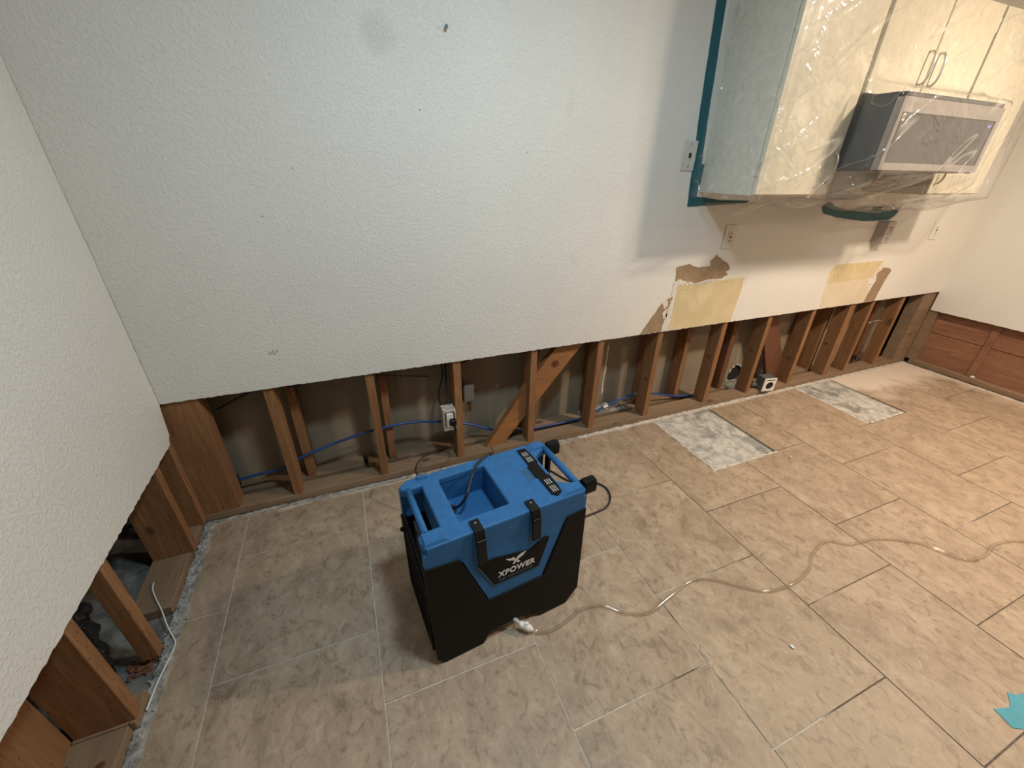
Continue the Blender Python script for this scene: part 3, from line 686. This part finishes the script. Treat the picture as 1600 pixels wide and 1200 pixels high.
MB().box(L(mx0+.034, my+.0015, mz1-.100), L(mx0+.050, my+.004, mz1-.074)).build('sticker', WHITE, d)
MB().box(L(mx0+.037, my+.0008, mz1-.094), L(mx0+.047, my+.0016, mz1-.080)).build('sticker_print', GREYBOX, d)
MB().box(L(mx0+.01, my+.01, mz0-.006), L(mx1-.01, -.02, mz0-.0002), .002).build('bottom_panel', plain('brown_grey_metal', (.20, .17, .14), .5, .3), t)
MB().box(L(mx0+.01, my+.005, mz1-.016), L(mx1-.01, my+.029, mz1-.001), .001).build('vent_strip', DGREY, t)

# plastic film over the cabinets
def sm(a, b, x):
    t_ = max(0, min(1, (x-a)/(b-a))); return t_*t_*(3-2*t_)
def fbm(x, y, z): return noise.noise(Vector((x, y, z)))+.5*noise.noise(Vector((x*2.1, y*2.1, z*2.1)))
def fold(x, z, amp=1.0):
    # creases radiating down from the microwave's upper corner and long diagonal pulls
    d = Vector((x-2.93, z-1.74)); a = math.atan2(d.y, d.x); r = d.length
    f = .0014*math.sin(a*23+2*noise.noise(Vector((x*3, z*3, 0))))*sm(.02, .15, r)*(1-sm(.5, 1.1, r))
    return amp*(f*0.0 + 0.004*fbm(x*3.2+z*2, z*2.2, 1.3) + .0012*fbm(x*14+z*10, z*8-x*6, 5.1))
def front_y(x, z):
    mwx = sm(2.865, 2.925, x)*(1-sm(3.692, 3.80, x)); mwz = 1-sm(1.742, 1.80, z)
    y = -.358 - .142*mwx*mwz
    if x < 2.46: y = -.350
    if x > 4.23: y = -.358 + .345*sm(4.21, 5.14, x)**.8
    return y - .012*0 + max(-.02, min(.012, fold(x, z)))
def zb(x):
    b = 1.335 - .010*math.sin(x*9)
    b += .115*sm(2.86, 2.95, x)*(1-sm(3.66, 3.80, x))
    b += .52*sm(4.22, 5.14, x)
    return b
X0, X1 = 2.424, 5.14; NX = 240; NZ = 90
mb = MB()
mb.grid(lambda u, v: Vector((X0+(X1-X0)*u, front_y(X0+(X1-X0)*u, 2.43+(zb(X0+(X1-X0)*u)-2.43)*v), 2.43+(zb(X0+(X1-X0)*u)-2.43)*v)), NX, NZ)
mb.grid(lambda u, v: Vector((2.392+.032*u+.004*fbm(u*4, v*9, 2)*math.sin(math.pi*u)+(.018*(1-v) if u < .02 else 0)*0, -.0015-.3485*u, 2.43+((1.332 if u > .99 else 1.332)-2.43)*v)) if u < .999 else Vector((X0, front_y(X0, 2.43+(zb(X0)-2.43)*v), 2.43+(zb(X0)-2.43)*v)), 40, NZ)
def ztape(x): return 1.300 + (-.065*sm(3.2, 3.6, x) + .065*sm(4.1, 4.3, x)) + .34*sm(4.3, 5.14, x)
def under(u, v):
    x = X0+(X1-X0)*u; z0 = zb(x); y0 = front_y(x, z0); z1 = ztape(x)
    lobe = .028*math.exp(-((x-2.50)/.10)**2)
    zz = z0+(z1-z0)*v - (.022+.012*math.sin(x*16)+lobe)*math.sin(math.pi*min(1, v*1.25))*(1 if v < .8 else 0) + .006*fbm(x*6, v*4, 3)*math.sin(math.pi*v)
    return Vector((x-.0*v, y0*(1-v)-.0015*v, zz))
mb.grid(under, NX, 24)
bmesh.ops.remove_doubles(mb.bm, verts=mb.bm.verts[:], dist=.0004)
mb.build('plastic_film', FILM, label='clear wrinkled plastic film taped over the cabinets and microwave', cat='plastic sheet')

# teal tape on the wall round the cabinets
def tape(poly, label, y0=-.0012, y1=-.0002, mat=TEAL, jagv=0.0):
    pl = ragged(poly, .03, .0012, int(poly[0][0]*100)) if not jagv else poly
    return MB().prism(pl, y0, y1, 'y').build('masking_tape', mat, label=label, cat='tape')
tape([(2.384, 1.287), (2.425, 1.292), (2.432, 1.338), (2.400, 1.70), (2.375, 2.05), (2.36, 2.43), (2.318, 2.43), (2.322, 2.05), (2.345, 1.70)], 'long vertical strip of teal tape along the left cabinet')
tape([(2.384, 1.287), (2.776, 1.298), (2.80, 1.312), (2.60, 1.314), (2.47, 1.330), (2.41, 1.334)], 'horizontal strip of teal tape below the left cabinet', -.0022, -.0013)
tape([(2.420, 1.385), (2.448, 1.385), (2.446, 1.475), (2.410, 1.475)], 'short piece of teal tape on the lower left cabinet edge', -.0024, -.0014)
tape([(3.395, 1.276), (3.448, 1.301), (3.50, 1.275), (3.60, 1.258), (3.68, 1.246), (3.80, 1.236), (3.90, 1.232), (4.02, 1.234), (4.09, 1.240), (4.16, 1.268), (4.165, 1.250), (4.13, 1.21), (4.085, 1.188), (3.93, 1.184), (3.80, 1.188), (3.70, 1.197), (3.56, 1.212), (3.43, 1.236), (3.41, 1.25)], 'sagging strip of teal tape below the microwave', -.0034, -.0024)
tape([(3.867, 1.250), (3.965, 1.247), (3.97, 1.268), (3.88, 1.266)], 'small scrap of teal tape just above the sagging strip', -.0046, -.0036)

# ================================================================ DEHUMIDIFIER
TH = 5.3
mach = empty('dehumidifier', (.819, -.931, 0), R(TH), label='blue and black portable dehumidifier standing on the tiles', cat='dehumidifier')
def frt(z): return -.030*(1-min(max(z, 0), .41)/.41)
def shear(c): 
    c = c.copy()
    if c.y < .06: c.y += frt(c.z)
    return c
LW, DP, HT = .556, .308, .505
# lower black body
body = [(.016, .012), (.16, .012), (.187, .048), (.354, .048), (.378, .012), (.492, .012), (.541, .06), (.553, .368), (.050, .368), (.050, .05)]
MB().prism(body, .004, DP-.004, 'y', bev=.004).map(shear).build('lower_body', BLACK, mach)
cover = [(-.002, .030), (.020, .0), (.158, .0), (.185, .046), (.356, .046), (.380, .0), (.490, .0), (.543, .055), (.558, .425), (.483, .418), (.392, .196), (.183, .196), (.101, .418), (-.006, .430)]
MB().prism(cover, -.005, .012, 'y', bev=.0022).map(shear).build('front_cover', BLACK, mach)
MB().prism([(a, b) for a, b in cover[:8]] + [(.553, .368), (.0, .368)], DP-.012, DP, 'y', bev=.002).build('back_cover', BLACK, mach)
# feet
for a, b in ((.03, .14), (.395, .48)):
    for y0, y1 in ((.01, .05), (.25, .29)):
        MB().box((a, y0-.02, 0), (b, y1-.02, .013), .002).build('foot', RUB, mach)
# blue upper shell: front and back walls, hollow core
front_wall = [(-.004, .40), (.112, .40), (.190, .190), (.386, .190), (.474, .40), (.556, .40), (.556, .482), (0, .482)]
MB().prism([(a_, min(b_, .4785)) for a_, b_ in front_wall], 0, .026, 'y').map(shear).build('front_shell', BLUE, mach)
MB().prism([(0, .369), (.556, .369), (.556, .4785), (0, .4785)], DP-.028, DP, 'y').build('rear_shell', BLUE, mach)
TR = [(.130, .060), (.290, .060), (.294, .064), (.294, .260), (.290, .265), (.132, .265), (.127, .260), (.127, .064)]
MB().prism([(.074, .026), (.480, .026), (.480, DP-.028), (.074, DP-.028)], .369, .482, 'z', holes=[TR]).build('core_shell', BLUE, mach)
MB().box((.120, .05, .372), (.300, .272, .398)).build('tray_floor', BLUE, mach)
MB().prism([(.129, .066), (.175, .10), (.165, .175), (.129, .20)], .398, .408, 'z').build('tray_step', BLUE, mach)
MB().prism(circle(.150, .215, .022, 16), .3985, .402, 'z').build('cord_hole', DARK, mach)  # flat black disc, the shade of the hole put into its colour
# bevelled top deck with openings
OUT = [(.010, .0), (.546, .0), (.556, .010), (.556, .052), (.520, .058), (.487, .082), (.487, .226), (.520, .250), (.556, .256), (.556, .292), (.545, DP), (.030, DP), (.0, .285), (.0, .268), (.017, .255), (.017, .068), (.0, .055), (.0, .028)]
SLOT = [(.031, .066), (.068, .066), (.068, .257), (.031, .257)]
dk = MB().prism(OUT, .478, HT, 'z', holes=[TR, SLOT])
es = [e for e in dk.bm.edges if len(e.link_faces) == 2 and e.calc_face_angle(0) > R(20) and all(abs(v.co.z-HT) < 1e-5 for v in e.verts)]
bmesh.ops.bevel(dk.bm, geom=es, offset=.006, segments=2, affect='EDGES', profile=.5)
dk.build('top_deck', BLUE, mach)
def pad(a, b, t0, t1, sh):
    mb = MB(); z0, z1 = HT-.002, HT+.0085; i = .012
    lo = [(a, t0), (b, t0), (b, t1), (a, t1)]; hi = [(a+sh[0], t0+sh[1]), (b-sh[2], t0+sh[1]), (b-sh[2], t1-sh[3]), (a+sh[0], t1-sh[3])]
    v = [mb.bm.verts.new((*p, z0)) for p in lo] + [mb.bm.verts.new((*p, z1)) for p in hi]
    for f in [(4,5,6,7), (0,1,5,4), (1,2,6,5), (2,3,7,6), (3,0,4,7)]: mb.bm.faces.new([v[k] for k in f])
    return mb.build('corner_pad', BLUE, mach)
pad(.004, .088, .004, .056, (.006, .006, .024, .004)); pad(.455, .552, .004, .050, (.03, .006, .006, .006)); pad(.478, .552, .258, .302, (.02, .006, .006, .006))
pad(.06, .10, .286, .304, (.004, .004, .004, .004))
MB().tube([(.546, .040, .500), (.546, .268, .500)], .0125, 14).build('carry_bar', BLUE, mach)
MB().tube([(.0235, .060, .498), (.0235, .262, .498)], .0105, 14).build('carry_bar', BLUE, mach)
# left intake side: frame and grille
MB().prism([(.008, .02), (.300, .02), (.300, .372), (.26, .372), (.008, .330)], -.006, .008, 'x', holes=[[(.022, .04), (.286, .04), (.286, .355), (.262, .355), (.022, .315)]]).build('intake_frame', BLACK, mach)
for k in range(8): MB().box((-.004, .022, .062+.032*k), (.004, .287, .070+.032*k)).build('grille_slat', BLACK, mach)
MB().tube([(.004, .02, .345), (.004, .27, .385)], .006, 8, False).build('filter_rail', RUB, mach)
MB().tube([(-.008, .27, .33), (-.018, .27, .33)], .008, 10, False).build('filter_knob', RUB, mach)
MB().box((.030, .028, .06), (.0495, .279, .34)).build('filter_panel', plain('grey_filter_mesh', (.05, .05, .05), .6), mach)
# control panel
pn_ = [(.430, .040), (.452, .020), (.474, .030), (.474, .280), (.445, .286), (.430, .270), (.430, .190), (.424, .186), (.424, .116), (.430, .112)]
pn_ = [(.436, .032), (.452, .018), (.478, .030), (.478, .118), (.472, .122), (.472, .190), (.478, .194), (.474, .284), (.440, .286), (.438, .190), (.430, .186), (.430, .124), (.436, .120)]
p_ = MB().prism(pn_, HT-.001, HT+.0045, 'z', bev=.001).build('control_panel', BLACK, mach)
mb = MB(); rnd = random.Random(2)
for t0, t1 in ((.036, .066), (.075, .100), (.205, .232), (.240, .262)):
    for c_ in (.447, .455, .463):
        y = t0
        while y < t1:
            l_ = rnd.uniform(.003, .006); mb.box((c_, y, HT+.0044), (c_+.0028, min(y+l_, t1), HT+.0050)); y += l_+.0015
mb.build('panel_print', LETTER, p_, kind='stuff')
MB().box((.400, .122, HT-.0065), (.432, .180, HT+.0006)).build('grip_recess_patch', plain('blue_recess_shade', (0.020, 0.085, 0.19), .5), mach)  # flat patch, the shade of a recess painted as darker blue
# rubber latches
for s0, zb_ in ((.150, .372), (.338, .386)):
    prof = [(.040, HT+.001), (-.004, HT+.0015), (-.008, .490), (-.009, .470), (-.010, zb_+.004), (-.010, zb_), (-.018, zb_), (-.019, .468), (-.015, .492), (-.009, HT+.0065), (.040, HT+.0065)]
    la = MB().prism(prof, s0, s0+.030, 'x', bev=.0012).map(lambda c: Vector((c.x+.05*(.50-c.z)*(c.z < .5), c.y, c.z))).build('latch', RUB, mach)
    MB().tube([(s0+.015, .024, HT+.006), (s0+.015, .024, HT+.0085)], .0032, 10, False).build('rivet', METAL, la)
    MB().tube([(s0+.002, -.0185, .478), (s0+.030, -.0185, .478)], .004, 8, False).build('latch_pin', RUB, la)
# badge
BG = [(.157, .358), (.166, .369), (.215, .366), (.342, .341), (.396, .371), (.414, .362), (.374, .252), (.207, .252)]
bd = MB().prism(BG, -.0035, .001, 'y', bev=.001).map(shear).build('badge', BLACK, mach)
MB().prism([(a, b) for a, b in [(.155, .358), (.207, .249), (.207, .252), (.158, .358)]], -.0042, 0, 'y').map(shear).build('badge_edge', LETTERD, bd)
def text(body, size, sx, loc, mat, parent, bold=.0, shear_=.0, sp=1.0):
    cu = bpy.data.curves.new('lettering', 'FONT'); cu.body = body; cu.size = size; cu.extrude = .0004; cu.offset = bold; cu.shear = shear_; cu.space_character = sp
    cu.align_x = 'CENTER'; cu.align_y = 'BOTTOM'
    ob = bpy.data.objects.new('tmp', cu); COL.objects.link(ob); dg = bpy.context.evaluated_depsgraph_get(); dg.update()
    me = bpy.data.meshes.new_from_object(ob.evaluated_get(dg)); bpy.data.objects.remove(ob)
    for v in me.vertices:
        x, y, z = v.co; zz = loc[1] + y; v.co = (loc[0]+x*sx, -.0040 + frt(zz) - z, zz)
    me.materials.clear()
    return link('lettering', me, mat, parent)
text('XPOWER', .0300, 1.0, (.290, .272), LETTER, bd, .0009, .10, 1.10)
text('LGR DEHUMIDIFIER', .0115, 1.02, (.289, .2585), LETTERD, bd, .0, .0, 1.25)
mb = MB()
for pl in [[(.249, .340), (.262, .327), (.276, .322), (.281, .314), (.286, .322), (.280, .335), (.268, .333)], [(.328, .343), (.316, .328), (.300, .321), (.293, .313), (.288, .322), (.294, .332), (.308, .338)],
           [(.281, .315), (.274, .304), (.281, .301), (.287, .309)], [(.293, .314), (.304, .304), (.296, .300), (.288, .309)], [(.280, .311), (.294, .311), (.291, .325), (.284, .325)]]:
    mb.prism([(.2885+(q[0]-.2885)*.92, .345+(q[1]-.343)*.86) for q in pl], -.0046, -.0034, 'y')
mb.map(shear).build('emblem', LETTER, bd, kind='stuff')
for s_, z_ in ((.066, .404), (.512, .405)): MB().prism(circle(s_, z_, .0048, 10), -.0062, -.004, 'y').map(shear).build('cover_screw', RUB, mach)
# folding handle brackets at the right-hand end
for tt in (.030, .262):
    b_ = MB().prism([(tt-.019, .470), (tt+.019, .470), (tt+.019, .505), (tt+.012, .520), (tt-.012, .520), (tt-.019, .505)], .557, .606, 'x', bev=.005).build('bracket', BLACK, mach)
    MB().tube([(.606, tt, .492), (.6085, tt, .492)], .0075, 12, False).build('bolt', METAL, b_)
    MB().box((.558, tt-.012, .20), (.576, tt+.012, .475), .005).build('handle_arm', BLACK, mach)
MB().tube([(.567, .030, .215), (.567, .262, .215)], .010, 10).build('handle_grip', RUB, mach)
# drain stub
dr0, dr1 = Vector((.272, -.020, .052)), Vector((.288, -.046, .036))
MB().tube([dr0, dr1], .0075, 12, False).build('drain_stub', plain('grey_stub', (.42, .42, .42), .4), mach)

# hose with its white quick coupling (world coordinates)
mw = Matrix.Translation((.819, -.931, 0)) @ Matrix.Rotation(R(TH), 4, 'Z')
a = mw @ dr1; b = Vector((1.150, -.978, .0185)) ; d = (b-a)
t = empty('drain_hose', (b.x, b.y, 0), label='clear plastic drain hose snaking over the tiles from the blue machine', cat='hose')
hp = [b, Vector((1.172, -.989, .009)), Vector((1.22, -.997, .0065))] + [Vector((x, y, .0065)) for x, y in [(1.29, -.985), (1.348, -.968), (1.429, -.98), (1.495, -1.036), (1.577, -1.068), (1.69, -1.047), (1.83, -1.022), (1.919, -1.057), (2.015, -1.134), (2.084, -1.168), (2.208, -1.176), (2.323, -1.153), (2.40, -1.111), (2.529, -1.083), (2.61, -1.133), (2.76, -1.157), (2.917, -1.245), (2.956, -1.323), (3.006, -1.37), (3.111, -1.382), (3.205, -1.366), (3.311, -1.381), (3.40, -1.415), (3.55, -1.45), (3.8, -1.44)]]
off = Vector((b.x, b.y, 0))
MB().tube([p-off for p in hp], .0062, 10, samples=6).build('tube', HOSE, t)
mb = MB(); segs = [(0, .0095), (.10, .0095), (.10, .0115), (.34, .0115), (.36, .0085), (.44, .0085), (.44, .0145), (.50, .0145), (.50, .010), (.56, .010), (.56, .0135), (.84, .0115), (.86, .008), (1.0, .0065)]
mb.tube([a-off+d*s_ for s_, _ in segs], [r for _, r in segs], 14, False); mb.build('coupling', WHITE, t)
mb = MB(); mid = a-off+d*.50; mb.box((mid.x-.004, mid.y-.003, mid.z+.008), (mid.x+.010, mid.y+.006, mid.z+.018), .001); mb.build('release_button', WHITE, t)

# power cord: plug, run to the machine's back, loop on the floor, and the piece lying in the tray
t = empty('power_cord', (1.122, -.04, .300), label='black power cord from the plug box to the back of the blue machine', cat='cord')
o3 = Vector((1.122, -.04, .300))
ca = [(1.122, -.028, .300), (1.130, -.045, .270), (1.124, -.050, .217), (1.111, -.055, .188), (1.086, -.060, .166), (1.037, -.080, .171), (.984, -.100, .191), (.936, -.130, .199), (.906, -.160, .187), (.897, -.190, .183), (.905, -.225, .160), (.93, -.30, .09), (.96, -.40, .02), (1.03, -.50, .006), (1.10, -.56, .02), (1.11, -.600, .08)]
MB().tube([Vector(p)-o3 for p in ca], .0042, 8, samples=6).build('cable', CORD, t)
pl_ = MB().box((-.014, -.012, -.012), (.016, .022, .022), .004); pl_.map(lambda c: c + Vector((.0, .0, .004)) * (1 if c.y < 0 else 0))
pl_.build('plug', RUB, t)
MB().tube([Vector((.003, -.004, -.005)), Vector((.008, -.006, -.03))], [.009, .005], 8).build('strain_relief', RUB, t)
tr_ = [(.150, .215, .404), (.152, .200, .418), (.170, .176, .445), (.196, .175, .483), (.220, .205, .500), (.243, .235, .511), (.262, .262, .511), (.290, .285, .511), (.318, .302, .511), (.345, .316, .505), (.352, .322, .46), (.345, .325, .30), (.34, .335, .10)]
MB().tube([mw @ Vector(p) for p in tr_], .0044, 8, samples=6).build('power_cord', CORD, label='black cord lying over the machine top and down its tray', cat='cord')
lp = [(1.27, -.565, .20), (1.275, -.535, .12), (1.30, -.49, .03), (1.36, -.40, .006), (1.43, -.27, .006), (1.50, -.20, .006), (1.577, -.205, .006), (1.619, -.277, .006), (1.652, -.334, .006), (1.715, -.358, .006), (1.763, -.385, .006), (1.798, -.432, .006), (1.797, -.482, .006), (1.772, -.528, .006), (1.724, -.563, .006), (1.671, -.572, .006), (1.60, -.578, .006), (1.50, -.585, .006), (1.44, -.60, .02), (1.415, -.62, .08), (1.405, -.66, .20)]
MB().tube(lp, .0044, 8, samples=6).build('power_cord', CORD, label='loop of black cord on the floor right of the machine', cat='cord')

# ================================================================ small things on the floor
tp = [(2.376, -1.700), (2.430, -1.716), (2.451, -1.707), (2.478, -1.691), (2.493, -1.705), (2.523, -1.713), (2.60, -1.735), (2.59, -1.80), (2.50, -1.80), (2.43, -1.775), (2.391, -1.761), (2.363, -1.746), (2.366, -1.736)]
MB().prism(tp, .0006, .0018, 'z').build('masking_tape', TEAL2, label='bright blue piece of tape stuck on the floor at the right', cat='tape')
wp = [(-.114, -.318, .045), (-.108, -.35, .046), (-.089, -.39, .044), (-.05, -.46, .045), (-.022, -.52, .030), (.006, -.570, .010), (.010, -.596, .009), (.004, -.64, .009), (-.004, -.695, .010), (-.010, -.779, .010)]
MB().tube(wp, .0022, 6, samples=5).build('thin_wire', WHITE, label='thin white wire curling over the left sill plate and floor', cat='wire')
for (x, y, r, lab) in [(1.965, -1.345, .007, 'white chip of debris on the floor at lower middle'), (1.62, -1.585, .006, 'white curl of debris at the bottom edge of the floor'), (2.235, -.30, .005, 'tiny white crumb on the tile left of the first bare patch'), (2.95, -.60, .006, 'tiny white crumb below the corner of the first bare patch')]:
    mb = MB(); bmesh.ops.create_icosphere(mb.bm, subdivisions=1, radius=1, matrix=Matrix.Translation((0, 0, r*.4)) @ Matrix.Diagonal((r, r*1.3, r*.4, 1)))
    for v_ in mb.bm.verts: v_.co += Vector((noise.noise(v_.co*300), noise.noise(v_.co*300+Vector((5, 0, 0))), 0))*r*.5
    o = mb.build('debris_chip', WHITE, label=lab, cat='debris'); o.location = (x, y, .0006)

# repeats share a group
GR = {'cable': 'dark cables inside the open walls', 'wall_outlet': 'ivory outlets on the back wall', 'wall_cabinet': 'cream wall cabinets under plastic film',
      'outlet_box': 'electrical boxes in the open wall', 'debris_chip': 'white chips of debris on the floor', 'power_cord': 'black power cord pieces at the machine'}
for o in COL.objects:
    k = o.name.split('.')[0]
    if o.parent is None and k in GR: o['group'] = GR[k]
    if o.parent is None and k == 'masking_tape' and 'floor' not in o['label']: o['group'] = 'teal tape strips around the cabinets'
